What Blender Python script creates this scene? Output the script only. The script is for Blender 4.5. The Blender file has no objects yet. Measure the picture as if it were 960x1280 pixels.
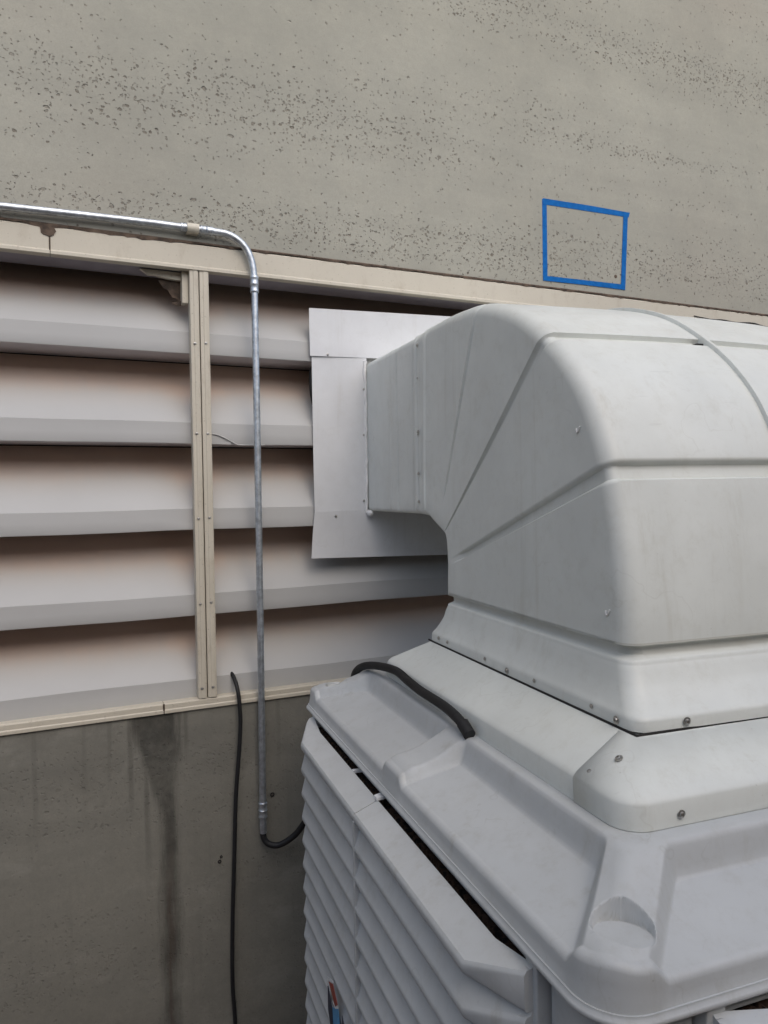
import bpy, bmesh, math, random
from mathutils import Vector, Matrix
random.seed(7)
S = bpy.context.scene
COL = S.collection
R = math.radians
EYE = 1.9                                   # height of the camera above the roof slab
# ------------------------------------------------------------------ camera
YAW, PITCH, ROLL = R(24.86), R(1.5665), R(0.8242)
F = Vector((math.sin(YAW)*math.cos(PITCH), math.cos(YAW)*math.cos(PITCH), -math.sin(PITCH)))
r0 = Vector((math.cos(YAW), -math.sin(YAW), 0))
d0 = F.cross(r0)
r2 = math.cos(ROLL)*r0 + math.sin(ROLL)*d0
d2 = -math.sin(ROLL)*r0 + math.cos(ROLL)*d0
cam = bpy.data.cameras.new('camera'); camo = bpy.data.objects.new('camera', cam); COL.objects.link(camo)
M = Matrix((( r2.x, -d2.x, -F.x, 0), (r2.y, -d2.y, -F.y, 0), (r2.z, -d2.z, -F.z, EYE), (0, 0, 0, 1)))
camo.matrix_world = M
cam.sensor_fit = 'HORIZONTAL'; cam.sensor_width = 36; cam.lens = 925.3/960*36
cam.clip_start = .02; cam.clip_end = 500
S.camera = camo
# ------------------------------------------------------------------ light
SUN_EL, SUN_AZ = R(46), R(177)      # azimuth clockwise from +Y
w = bpy.data.worlds.new('World'); S.world = w; w.use_nodes = True
wn = w.node_tree
sky = wn.nodes.new('ShaderNodeTexSky'); sky.sky_type = 'NISHITA'; sky.sun_disc = False
sky.sun_elevation = SUN_EL; sky.sun_rotation = SUN_AZ; sky.dust_density = 2.6; sky.air_density = 1.0
bg = wn.nodes['Background']; bg.inputs['Strength'].default_value = .14
wn.links.new(sky.outputs[0], bg.inputs[0])
sl = bpy.data.lights.new('sun', 'SUN'); sl.energy = 1.0; sl.angle = R(85); sl.color = (1, .955, .89)
so = bpy.data.objects.new('sun', sl); COL.objects.link(so)
sd = Vector((math.sin(SUN_AZ)*math.cos(SUN_EL), math.cos(SUN_AZ)*math.cos(SUN_EL), math.sin(SUN_EL)))
so.rotation_euler = sd.to_track_quat('Z', 'Y').to_euler(); so.location = (0, -3, 8)
S.view_settings.view_transform = 'Standard'; S.view_settings.look = 'None'
S.view_settings.gamma = 1; S.view_settings.exposure = 0.31
S.render.engine = 'CYCLES'
try: S.cycles.max_bounces = 10; S.cycles.diffuse_bounces = 8
except Exception: pass

# ------------------------------------------------------------------ material helpers
class NT:
    def __init__(s, name):
        s.m = bpy.data.materials.new(name); s.m.use_nodes = True
        s.t = s.m.node_tree; s.p = s.t.nodes['Principled BSDF']
        s.co = s.t.nodes.new('ShaderNodeTexCoord').outputs['Object']
    def n(s, ty, **kw):
        nd = s.t.nodes.new(ty)
        for k, v in kw.items(): setattr(nd, k, v)
        return nd
    def put(s, sock, v):
        if isinstance(v, bpy.types.NodeSocket): s.t.links.new(v, sock)
        elif v is not None:
            if isinstance(v, (tuple, list)) and len(v) == 3 and sock.type == 'RGBA': v = (*v, 1)
            sock.default_value = v
    def map(s, scale=(1, 1, 1), loc=(0, 0, 0), rot=(0, 0, 0), co=None):
        nd = s.n('ShaderNodeMapping'); s.put(nd.inputs[0], co or s.co)
        nd.inputs['Scale'].default_value = scale; nd.inputs['Location'].default_value = loc; nd.inputs['Rotation'].default_value = rot
        return nd.outputs[0]
    def noise(s, scale, det=4, rough=.55, co=None, dist=0):
        nd = s.n('ShaderNodeTexNoise'); s.put(nd.inputs['Vector'], co or s.co)
        nd.inputs['Scale'].default_value = scale; nd.inputs['Detail'].default_value = det
        nd.inputs['Roughness'].default_value = rough; nd.inputs['Distortion'].default_value = dist
        return nd.outputs[0]
    def vor(s, scale, co=None, feature='F1', out='Distance', rnd=1):
        nd = s.n('ShaderNodeTexVoronoi', feature=feature); s.put(nd.inputs['Vector'], co or s.co)
        nd.inputs['Scale'].default_value = scale; nd.inputs['Randomness'].default_value = rnd
        return nd.outputs[out]
    def rng(s, v, a, b, c=0., d=1., smooth=True):
        nd = s.n('ShaderNodeMapRange'); nd.interpolation_type = 'SMOOTHSTEP' if smooth else 'LINEAR'
        s.put(nd.inputs[0], v)
        for i, x in enumerate((a, b, c, d)): nd.inputs[i+1].default_value = x
        return nd.outputs[0]
    def math(s, op, a, b=None, c=None):
        nd = s.n('ShaderNodeMath', operation=op); s.put(nd.inputs[0], a); s.put(nd.inputs[1], b)
        if c is not None: s.put(nd.inputs[2], c)
        return nd.outputs[0]
    def mix(s, f, a, b, mode='MIX'):
        nd = s.n('ShaderNodeMix', data_type='RGBA', blend_type=mode)
        s.put(nd.inputs[0], f); s.put(nd.inputs[6], a); s.put(nd.inputs[7], b)
        return nd.outputs[2]
    def bump(s, h, strength=.3, dist=.002, prev=None):
        nd = s.n('ShaderNodeBump'); s.put(nd.inputs['Height'], h)
        nd.inputs['Strength'].default_value = strength; nd.inputs['Distance'].default_value = dist
        if prev: s.put(nd.inputs['Normal'], prev)
        s.t.links.new(nd.outputs[0], s.p.inputs['Normal']); return nd.outputs[0]
    def xyz(s, co=None):
        nd = s.n('ShaderNodeSeparateXYZ'); s.put(nd.inputs[0], co or s.co); return nd.outputs
    def set(s, **kw):
        for k, v in kw.items(): s.put(s.p.inputs[k.replace('_', ' ')], v)
        return s.m

def concrete(name, base, pits, band_scale, stain=False):
    k = NT(name); X = k.xyz()
    big = k.noise(1.3, 5, .6); fine = k.noise(60, 5, .7); med = k.noise(9, 6, .65)
    lay = k.noise(1, 4, .6, k.map((.45, 1, 7.0)))
    c = k.mix(k.rng(big, .3, .7), tuple(x*.86 for x in base), tuple(x*1.1 for x in base))
    c = k.mix(k.rng(lay, .3, .72, 0, .6), c, tuple(x*.78 for x in base))
    c = k.mix(k.rng(med, .35, .75, 0, .35), c, (base[0]*1.15, base[1]*1.12, base[2]*1.08))
    pink = k.noise(.55, 2, .5, k.map((1, 1, 2.2), (3.3, 0, 1)))
    c = k.mix(k.rng(pink, .5, .75, 0, .35), c, (base[0]*1.08, base[1]*.9, base[2]*.86))
    c = k.mix(k.rng(k.noise(3.3, 6, .7), .5, .72, 0, .3), c, tuple(x*.72 for x in base))
    c = k.mix(k.rng(k.noise(220, 3, .7), .35, .75, 0, .35), c, tuple(x*.7 for x in base))
    c = k.mix(k.rng(fine, .3, .8, 0, .3), c, tuple(x*.68 for x in base))
    # air holes in layers left by the pour
    band = k.noise(1, 3, .6, k.map(band_scale, (1.7, 0, .35)))
    wob = k.n('ShaderNodeTexNoise'); k.put(wob.inputs['Vector'], k.co); wob.inputs['Scale'].default_value = 75; wob.inputs['Detail'].default_value = 3
    vm = k.n('ShaderNodeVectorMath', operation='MULTIPLY_ADD'); k.put(vm.inputs[0], wob.outputs[1]); vm.inputs[1].default_value = (.013, .013, .013); k.put(vm.inputs[2], k.co)
    dco = vm.outputs[0]
    dens = k.rng(band, .44, .66, .0, 1.)
    def holes(sc, rmax, lo, hi, st=(1, 1, 1)):
        vv = k.n('ShaderNodeTexVoronoi', feature='F1'); k.put(vv.inputs['Vector'], k.map(st, co=dco)); vv.inputs['Scale'].default_value = sc
        cr = k.n('ShaderNodeSeparateColor'); k.put(cr.inputs[0], vv.outputs['Color'])
        rad = k.math('MULTIPLY_ADD', k.math('POWER', cr.outputs[0], 2.), rmax*.75, rmax*.25)
        inside = k.rng(k.math('SUBTRACT', vv.outputs['Distance'], rad), -.05, .05, 1, 0)
        gate = k.math('LESS_THAN', cr.outputs[1], k.math('MULTIPLY_ADD', dens, hi-lo, lo))
        return k.math('MULTIPLY', k.math('MULTIPLY', inside, gate), k.math('MULTIPLY_ADD', cr.outputs[2], .55, .45))
    p1 = holes(66, .37, .035, .72, (1, 1, 1.3)); p2 = holes(125, .46, .05, .8); p3 = holes(34, .26, .012, .13, (.8, 1, 1.4))
    pit = k.math('MULTIPLY', k.math('MAXIMUM', k.math('MAXIMUM', p1, k.math('MULTIPLY', p2, .85)), p3), pits)
    c = k.mix(k.math('MULTIPLY', dens, .15*pits), c, tuple(x*.72 for x in base))
    c = k.mix(k.math('MULTIPLY', pit, .68), c, (base[0]*.28, base[1]*.22, base[2]*.18))
    if stain:
        c = k.mix(k.rng(k.noise(2.1, 6, .72, k.map((1, 1, 1.5), (4, 0, 2))), .42, .68, 0, .32), c, (.115, .112, .098))
        c = k.mix(k.rng(k.noise(5.5, 6, .7, k.map((1, 1, 1.6), (1, 0, 7))), .52, .72, 0, .4), c, (.30, .295, .26))
        # water stain that runs down from the rail joint, and green-grey damp under the rail
        zz = k.math('SUBTRACT', 1.295, X[2])
        cx = k.math('ADD', k.rng(zz, .0, .3, .270, .300), k.math('MULTIPLY', k.math('SUBTRACT', k.noise(2.2, 3, .6), .5), .03))
        wob = k.math('MULTIPLY', k.math('SUBTRACT', k.noise(20, 6, .75, k.map((1.4, 1, .16))), .5), .07)
        dx = k.math('ABSOLUTE', k.math('ADD', k.math('SUBTRACT', X[0], cx), wob))
        wid = k.rng(zz, 0, .30, .064, .023)
        st = k.rng(k.math('SUBTRACT', dx, wid), -.016, .016, 1, 0)
        for dxx, ln, am in ((.205, .34, .5), (.150, .22, .4), (.352, .16, .45), (.245, .55, .5), (.09, .3, .25), (.62, .25, .25), (-.03, .35, .25)):
            d2_ = k.math('ABSOLUTE', k.math('ADD', k.math('SUBTRACT', X[0], dxx), k.math('MULTIPLY', wob, .35)))
            st = k.math('MAXIMUM', st, k.math('MULTIPLY', k.math('MULTIPLY', k.rng(d2_, .002, .011, 1, 0), k.rng(zz, ln*.4, ln, 1, 0)), am))
        st = k.math('MULTIPLY', st, k.rng(zz, .0, 1.2, .95, .66))
        st = k.math('MULTIPLY', st, k.rng(k.noise(8, 5, .7), .2, .62, .45, 1))
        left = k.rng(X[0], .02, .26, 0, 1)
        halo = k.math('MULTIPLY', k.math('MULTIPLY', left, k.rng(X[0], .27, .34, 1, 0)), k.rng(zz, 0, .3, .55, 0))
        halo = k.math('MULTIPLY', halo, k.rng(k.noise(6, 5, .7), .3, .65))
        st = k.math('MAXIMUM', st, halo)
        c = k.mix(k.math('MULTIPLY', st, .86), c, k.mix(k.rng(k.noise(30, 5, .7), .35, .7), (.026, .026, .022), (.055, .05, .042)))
        core = k.math('MULTIPLY', k.rng(k.math('SUBTRACT', dx, .0), .0, .016, 1, 0), k.rng(zz, .25, .6, 0, .45))
        c = k.mix(core, c, (.06, .036, .024))
        drip = k.rng(k.noise(1, 4, .7, k.map((16, 1, .8))), .52, .75, 0, .22)
        c = k.mix(drip, c, tuple(x*.5 for x in base))
    h = k.math('SUBTRACT', k.math('ADD', k.math('MULTIPLY', fine, .25), k.math('MULTIPLY', med, .5)), k.math('MULTIPLY', pit, 2.2))
    k.bump(h, .8, .0035)
    return k.set(Base_Color=c, Roughness=.9)

def plastic(name, base, grime=.5, rough=.42):
    k = NT(name)
    c = k.mix(k.rng(k.noise(3.2, 5, .6), .3, .72), tuple(x*.91 for x in base), tuple(x*1.03 for x in base))
    c = k.mix(k.rng(k.noise(24, 7, .75), .46, .78, 0, .38*grime), c, (base[0]*.60, base[1]*.56, base[2]*.48))
    run = k.noise(1, 5, .7, k.map((26, 26, 1.3)))
    c = k.mix(k.math('MULTIPLY', k.rng(run, .52, .78, 0, .55*grime), k.rng(k.noise(5, 3), .38, .62, .15, 1)), c, (base[0]*.58, base[1]*.53, base[2]*.44))
    # tide lines of dried water
    q = k.math('ABSOLUTE', k.math('SUBTRACT', k.noise(9, 3, .5), .53))
    c = k.mix(k.math('MULTIPLY', k.rng(q, 0, .009, 1, 0), k.math('MULTIPLY', k.rng(k.noise(4, 2), .5, .62), .22*grime)), c, (base[0]*.5, base[1]*.46, base[2]*.4))
    dots = k.math('MULTIPLY', k.rng(k.vor(55), .0, .11, 1, 0), k.rng(k.noise(17, 2), .56, .64))
    c = k.mix(k.math('MULTIPLY', dots, .5*grime), c, (.2, .17, .13))
    dots = k.math('MULTIPLY', k.rng(k.vor(190), .0, .16, 1, 0), k.rng(k.noise(30, 2), .5, .62))
    c = k.mix(k.math('MULTIPLY', dots, .45*grime), c, (.22, .18, .14))
    # short pale and dark scuffs
    sc_ = k.rng(k.noise(1, 2, .5, k.map((8, 60, 60), rot=(.5, .4, .9))), .72, .76)
    c = k.mix(k.math('MULTIPLY', sc_, .28*grime), c, (base[0]*.62, base[1]*.62, base[2]*.62))
    # dirt gathered in the creases
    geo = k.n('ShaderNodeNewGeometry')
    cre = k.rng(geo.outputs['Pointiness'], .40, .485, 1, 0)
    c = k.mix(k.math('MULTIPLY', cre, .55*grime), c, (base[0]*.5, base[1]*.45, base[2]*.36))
    k.bump(k.math('ADD', k.math('MULTIPLY', k.noise(7, 3), 1.), k.math('ADD', k.math('MULTIPLY', k.noise(45, 3), .1), k.math('MULTIPLY', k.noise(300, 2), .05))), .26, .003)
    return k.set(Base_Color=c, Roughness=k.rng(k.noise(11, 5), .3, .7, rough-.07, rough+.16))

def paint(name, base, grime=.5, rough=.5):
    k = NT(name)
    c = k.mix(k.rng(k.noise(2.5, 5, .6), .3, .7), tuple(x*.92 for x in base), base)
    c = k.mix(k.rng(k.noise(18, 6, .75, k.map((1, 1, .5))), .5, .8, 0, .5*grime), c, (base[0]*.5, base[1]*.42, base[2]*.34))
    c = k.mix(k.rng(k.noise(130, 3), .62, .72, 0, .35*grime), c, (.16, .12, .09))
    k.bump(k.noise(22, 4), .12, .002)
    return k.set(Base_Color=c, Roughness=rough)

def plain(name, base, rough=.5, metal=0., var=.15, sc=20):
    k = NT(name)
    c = k.mix(k.rng(k.noise(sc, 5, .65), .3, .7), tuple(x*(1-var) for x in base), tuple(min(1, x*(1+var)) for x in base))
    k.bump(k.noise(sc*4, 3), .15, .0015)
    return k.set(Base_Color=c, Roughness=rough, Metallic=metal)

MAT = {}
MAT['wall_up'] = concrete('pitted_concrete', (.395, .385, .327), 1., (.33, 1, 5.2))
MAT['wall_low'] = concrete('stained_concrete', (.236, .230, .198), .22, (.5, 1, 4), True)
MAT['plastic'] = plastic('weathered_white_plastic', (.52, .54, .545), .75)
MAT['plastic_duct'] = plastic('white_polymer_duct', (.71, .735, .70), .6, .38)
MAT['sheet'] = plastic('white_sheet_metal', (.70, .71, .72), .4, .35)
MAT['blade'] = paint('off_white_blade_paint', (.45, .445, .435), .3, .55)
def dusty(name):
    k = NT(name); X = k.xyz()
    base = (.47, .47, .46)
    c = k.mix(k.rng(k.noise(2.5, 5, .6), .3, .7), tuple(x*.93 for x in base), base)
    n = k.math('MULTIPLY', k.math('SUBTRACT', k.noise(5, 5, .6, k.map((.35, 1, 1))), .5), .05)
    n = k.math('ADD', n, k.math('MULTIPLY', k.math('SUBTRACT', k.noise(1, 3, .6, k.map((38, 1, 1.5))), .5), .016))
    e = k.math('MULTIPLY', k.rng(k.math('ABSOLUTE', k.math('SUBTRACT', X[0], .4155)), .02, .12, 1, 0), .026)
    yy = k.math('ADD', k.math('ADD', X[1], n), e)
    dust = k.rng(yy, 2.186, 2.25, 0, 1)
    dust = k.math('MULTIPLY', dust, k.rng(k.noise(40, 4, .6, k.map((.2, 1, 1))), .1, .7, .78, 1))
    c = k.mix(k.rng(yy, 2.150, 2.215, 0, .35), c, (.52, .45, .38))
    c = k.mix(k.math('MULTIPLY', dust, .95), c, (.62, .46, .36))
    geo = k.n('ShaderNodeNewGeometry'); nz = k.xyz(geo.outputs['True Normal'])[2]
    c = k.mix(k.rng(k.math('ABSOLUTE', nz), .9, .97), c, (.53, .505, .52))     # undersides stay undusted, their colour lightened against the deep shade
    k.bump(k.noise(22, 4), .12, .002)
    return k.set(Base_Color=c, Roughness=.6)
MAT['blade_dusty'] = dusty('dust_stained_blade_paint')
MAT['frame'] = paint('cream_frame_paint', (.58, .535, .44), .9, .5)
MAT['soffit'] = plain('shade_toned_soffit', (.27, .25, .28), .6, 0, .12, 8)  # underside of the head, its shade put into a dark purple-grey colour
MAT['zinc'] = plain('galvanised_steel', (.56, .60, .64), .42, .9, .22, 60)
MAT['screw'] = plain('screw_steel', (.45, .44, .42), .35, .9, .3, 90)
MAT['rubber'] = plain('black_rubber', (.008, .008, .009), .62, 0, .3, 40)
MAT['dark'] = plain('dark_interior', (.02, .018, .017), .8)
MAT['sealant'] = plain('dirty_sealant', (.10, .07, .05), .85, 0, .6, 30)
MAT['white_seal'] = plain('white_sealant', (.75, .75, .74), .45, 0, .08, 40)
MAT['strap'] = plain('cream_strap', (.60, .56, .46), .5, 0, .12)
MAT['navy'] = plain('navy_print', (.012, .018, .045), .4)
MAT['red'] = plain('red_print', (.30, .045, .03), .4)
MAT['azure'] = plain('light_blue_print', (.08, .30, .55), .4)
MAT['print_white'] = plain('white_print', (.75, .76, .77), .4)

k = NT('blue_masking_tape')
k.p.inputs['Specular IOR Level'].default_value = .14
c = k.mix(k.rng(k.noise(40, 4), .3, .7), (.001, .105, .36), (.003, .135, .44))
c = k.mix(k.rng(k.noise(120, 3, .6, k.map((.5, 1, 2.4))), .66, .74, 0, .25), c, (.35, .48, .62))
k.bump(k.noise(90, 4, .7), .9, .0015); MAT['tape'] = k.set(Base_Color=c, Roughness=.6)

k = NT('brown_filter_pad')
v = k.vor(70, k.map((1, 1, 1)))
c = k.mix(k.rng(k.math('ADD', v, k.noise(25, 2)), .75, 1.1), (.006, .005, .005), (.055, .032, .020)); k.bump(v, 1, .006)
MAT['pad'] = k.set(Base_Color=c, Roughness=.95)

k = NT('reddish_gravel_ground')
c = k.mix(k.rng(k.noise(2, 6, .6), .3, .7), (.11, .075, .06), (.17, .12, .095))
c = k.mix(k.rng(k.vor(60), .05, .6, .5, 0), c, (.1, .07, .055)); k.bump(k.vor(60), .6, .01)
MAT['ground'] = k.set(Base_Color=c, Roughness=.95)

k = NT('shade_wall_brown')
c = k.mix(k.rng(k.noise(2, 6, .6), .3, .7), (.26, .22, .19), (.34, .29, .25))
MAT['shade_wall'] = k.set(Base_Color=c, Roughness=.95)

# ------------------------------------------------------------------ object helpers
class MB:
    def __init__(s): s.v = []; s.f = []
    def add(s, vs, fs):
        o = len(s.v); s.v += [tuple(v) for v in vs]; s.f += [tuple(i+o for i in f) for f in fs]; return s
    def box(s, a, b):
        (x0, y0, z0), (x1, y1, z1) = a, b
        return s.add([(x0,y0,z0),(x1,y0,z0),(x1,y1,z0),(x0,y1,z0),(x0,y0,z1),(x1,y0,z1),(x1,y1,z1),(x0,y1,z1)],
                     [(0,3,2,1),(4,5,6,7),(0,1,5,4),(1,2,6,5),(2,3,7,6),(3,0,4,7)])
    def grid(s, rows, closed_u=False, cap=False):
        n = len(rows[0]); o = len(s.v)
        for r_ in rows: s.v += [tuple(p) for p in r_]
        for i in range(len(rows)-1):
            for j in range(n if closed_u else n-1):
                j2 = (j+1) % n
                s.f.append((o+i*n+j, o+i*n+j2, o+(i+1)*n+j2, o+(i+1)*n+j))
        if cap:
            s.f.append(tuple(o+j for j in range(n))[::-1]); s.f.append(tuple(o+(len(rows)-1)*n+j for j in range(n)))
        return s
    def prism(s, poly, axis, a, b):
        """poly: 2D points, extruded along axis 0/1/2 from a to b"""
        def P(p, t):
            q = [p[0], p[1]]; q.insert(axis, t); return tuple(q)
        n = len(poly); vs = [P(p, a) for p in poly]+[P(p, b) for p in poly]
        return s.add(vs, [tuple(range(n))[::-1], tuple(range(n, 2*n))]+[(i, (i+1) % n, n+(i+1) % n, n+i) for i in range(n)])
    def tube(s, pts, rad, n=12, cap=True):
        pts = [Vector(p) for p in pts]; rows = []; up = None
        for i, p in enumerate(pts):
            t = (pts[min(i+1, len(pts)-1)]-pts[max(i-1, 0)]).normalized()
            if up is None:
                up = Vector((0, 0, 1)) if abs(t.z) < .9 else Vector((1, 0, 0))
            sd_ = t.cross(up).normalized(); up = sd_.cross(t).normalized()
            rr = rad[i] if isinstance(rad, (list, tuple)) else rad
            rows.append([p+rr*(math.cos(2*math.pi*k_/n)*sd_+math.sin(2*math.pi*k_/n)*up) for k_ in range(n)])
        return s.grid(rows, True, cap)
    def build(s, name, mat, parent=None, smooth=None, bevel=0, xf=None, loc=None):
        vs = [xf(v) for v in s.v] if xf else s.v
        me = bpy.data.meshes.new(name); me.from_pydata([tuple(v) for v in vs], [], s.f)
        bm = bmesh.new(); bm.from_mesh(me); bmesh.ops.recalc_face_normals(bm, faces=bm.faces); bm.to_mesh(me); bm.free()
        if smooth:
            for p in me.polygons: p.use_smooth = True
            me.set_sharp_from_angle(angle=R(smooth))
        me.materials.append(MAT[mat] if isinstance(mat, str) else mat)
        o = bpy.data.objects.new(name, me); COL.objects.link(o)
        if parent: o.parent = parent
        if loc: o.location = loc
        if bevel:
            b = o.modifiers.new('bevel', 'BEVEL'); b.width = bevel; b.segments = 2; b.limit_method = 'ANGLE'; b.angle_limit = R(40)
            b.harden_normals = False
        return o

def smooth_path(pts, n=10):
    P = [Vector(p) for p in pts]; out = []
    for i in range(len(P)-1):
        a = P[max(i-1, 0)]; b = P[i]; c_ = P[i+1]; d = P[min(i+2, len(P)-1)]
        for k_ in range(n):
            t = k_/n
            out.append(.5*((2*b)+(c_-a)*t+(2*a-5*b+4*c_-d)*t*t+(3*b-a-3*c_+d)*t**3))
    out.append(P[-1]); return out

def thing(name, label, cat, loc=(0, 0, 0), rz=0, group=None):
    o = bpy.data.objects.new(name, None); COL.objects.link(o); o.empty_display_size = .1
    o.location = loc; o.rotation_euler = (0, 0, rz); o['label'] = label; o['category'] = cat
    if group: o['group'] = group
    return o
def tag(o, label, cat, group=None):
    o['label'] = label; o['category'] = cat
    if group: o['group'] = group
    return o
def Z(z): return z+EYE
def shift(l): return lambda v: (v[0]-l[0], v[1]-l[1], v[2]-l[2])
SCREWS = {}
def screw(p, n, parent, r=.004, name='screw', mat='screw'):
    """domed head with a drive recess, axis along n"""
    key = (round(r, 5), mat)
    if key not in SCREWS:
        b = MB(); N = 10
        prof = [(1.55, 0), (1.55, .25), (1, .35), (.92, .8), (.6, 1.), (.42, 1.), (.3, .55), (0.02, .55)]
        b.grid([[(a*r*math.cos(2*math.pi*i/N), a*r*math.sin(2*math.pi*i/N), h*r) for i in range(N)] for a, h in prof], True, True)
        me_o = b.build(name, mat, None, 40); SCREWS[key] = me_o.data; bpy.data.objects.remove(me_o)
    o = bpy.data.objects.new(name, SCREWS[key]); COL.objects.link(o)
    o.parent = parent; o.location = p; o.rotation_euler = Vector(n).to_track_quat('Z', 'Y').to_euler()
    return o

# ------------------------------------------------------------------ setting
g = MB(); g.add([(-200, -200, 0), (200, -200, 0), (200, 200, 0), (-200, 200, 0)], [(0, 1, 2, 3)])
g = g.build('ground', 'ground'); g['kind'] = 'structure'

# concrete wall of the building: lower and upper part with the louvred opening between
WY = 2.106
wall = thing('concrete_wall', 'tall pitted grey concrete wall with the long louvred opening', 'wall', (1, WY, 0))
sh = shift((1, WY, 0))
ZT, ZB = Z(.704), Z(-.607)
m = MB().box((-9, WY, ZT), (14, WY+.4, 8.5)); m.build('upper_wall', 'wall_up', wall, xf=sh)
m = MB().box((-9, WY, -.1), (14, WY+.4, ZB))
lw = m.build('lower_wall', 'wall_low', wall, xf=sh); lw.data.transform(Matrix.Translation((1, WY, 0))); lw.location = (-1, -WY, 0)
for me_ in (lw,):       # keep material coordinates in world metres
    pass
for x, z_, rr in ((.5988, -.8888, .0065), (.4399, -1.0535, .0055), (.4447, -1.0406, .004)):
    b = MB(); N = 12
    b.grid([[(x-1+a*math.cos(2*math.pi*i/N), h, Z(z_)+a*math.sin(2*math.pi*i/N)) for i in range(N)] for a, h in ((rr, .0005), (rr, -.002), (rr*.55, -.0025), (rr*.5, .0005), (.0002, .001))], True, False)
    b.build('plug_hole', 'dark', wall, 40)
b = MB(); N = 12
b.grid([[(1.919-1+a*math.cos(2*math.pi*i/N), h, Z(.7715)+a*math.sin(2*math.pi*i/N)) for i in range(N)] for a, h in ((.007, .0005), (.006, -.001), (.001, -.0015))], True, False)
b.build('plug_hole', 'sealant', wall, 40)

opp = thing('unseen_shade_wall', 'added brown wall behind the camera, out of view, shading the lower scene', 'wall', (0, -1.8, 0))  # unseen wall added behind the camera to darken the lower scene
MB().box((-9, -.3, 0), (14, 0, 3.4)).build('shade_wall_face', 'shade_wall', opp)
MB().box((-9, -.34, 3.4), (14, .04, 3.48)).build('shade_wall_top', 'wall_up', opp)
# ------------------------------------------------------------------ frame of the opening
fr = thing('louver_screen', 'long screen of white louver blades in a cream steel frame, set into the concrete wall', 'louvers', (.4, 2.1, 0))
sh = shift((.4, 2.1, 0))
def rail(name, x0, x1, z0, z1, y0=2.1, y1=2.2, lip=.004):
    b = MB()
    poly = [(y0+.003, Z(z0)), (y1, Z(z0)), (y1, Z(z1)), (y0+.002, Z(z1)), (y0, Z(z1-.004)), (y0, Z(z0+.012)), (y0-lip, Z(z0+.009)), (y0-lip, Z(z0))]
    b.prism(poly, 0, x0, x1)
    return b.build(name, 'frame', fr, bevel=.0012, xf=sh)
rail('top_rail', -3.4, .0368, .623, .695, 2.1, 2.125)
rail('top_rail', .0382, 3.6, .623, .695, 2.1, 2.125)
rail('bottom_rail', -3.4, .2940, -.605, -.5765, 2.101, 2.22, .002)
rail('bottom_rail', .2955, 3.6, -.605, -.5765, 2.101, 2.22, .002)
# ragged sealant line in the joint between concrete and top rail
b = MB(); rows = []
x = -3.4
while x < 3.6:
    j = random.random()
    lo = .697-.006*j**2-(.01*max(0, 1-abs(x-.03)/.05))-(.004 if .1 < x < .35 else 0)
    rows.append([(x, 2.0995, Z(lo)), (x, 2.0985, Z(.700)), (x, 2.1075, Z(.7055))])
    x += random.uniform(.008, .03)
b.grid(rows); b.build('sealant_line', 'sealant', fr, 60, xf=sh)
# brown sealant blob that dripped over the first joint
b = MB(); pts = []
for i in range(14):
    a = 2*math.pi*i/14; pts.append((.034+.017*math.cos(a)*(1+.3*random.random()), Z(.683)+.013*math.sin(a)*(1+.3*random.random())))
b.prism([(p[0], p[1]) for p in pts], 1, 2.0975, 2.1005); b.build('sealant_blob', 'sealant', fr, 40, xf=sh)
b = MB().box((.0352, 2.0985, Z(.628)), (.0388, 2.1005, Z(.675))); b.build('joint_line', 'sealant', fr, xf=sh)
b = MB().box((.292, 2.0992, Z(-.604)), (.297, 2.1015, Z(-.578))); b.build('joint_line', 'sealant', fr, xf=sh)
# void behind the blades
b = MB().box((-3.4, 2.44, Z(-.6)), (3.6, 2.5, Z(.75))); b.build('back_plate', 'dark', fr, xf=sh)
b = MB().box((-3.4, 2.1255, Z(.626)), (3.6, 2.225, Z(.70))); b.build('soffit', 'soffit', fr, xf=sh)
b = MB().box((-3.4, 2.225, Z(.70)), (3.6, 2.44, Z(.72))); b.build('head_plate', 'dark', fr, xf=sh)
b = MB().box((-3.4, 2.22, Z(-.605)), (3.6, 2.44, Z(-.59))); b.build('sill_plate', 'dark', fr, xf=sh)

# ------------------------------------------------------------------ louver panels
BOT = [.397, .144, -.101, -.343, -.584]
D = .16
def blade_mesh(x0, x1, zb, ztop_next, notch=False):
    """front lip, sloping back face, and the return under the lip"""
    b = MB(); n = max(2, int((x1-x0)/.12)); rows = []
    back_z = ztop_next-.002
    for i in range(n+1):
        x = x0+(x1-x0)*i/n
        wz = .0012*math.sin(x*5.1+zb*9)+.0008*math.sin(x*13+zb*31)
        rows.append([(x, 2.13+D, Z(back_z)), (x, 2.13+D*.6+wz, Z(zb+.062+(back_z-zb-.062)*.6)), (x, 2.13+D*.25-wz, Z(zb+.062+(back_z-zb-.062)*.25)),
                     (x, 2.1335, Z(zb+.062+wz)), (x, 2.1312, Z(zb+.0595+wz)), (x, 2.130+wz, Z(zb+.030)), (x, 2.1285, Z(zb+.003+wz)), (x, 2.1295, Z(zb+wz)),
                     (x, 2.133, Z(zb+.0005+wz)), (x, 2.13+D+.004, Z(zb+.0012))])
    b.grid(rows); return b
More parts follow.
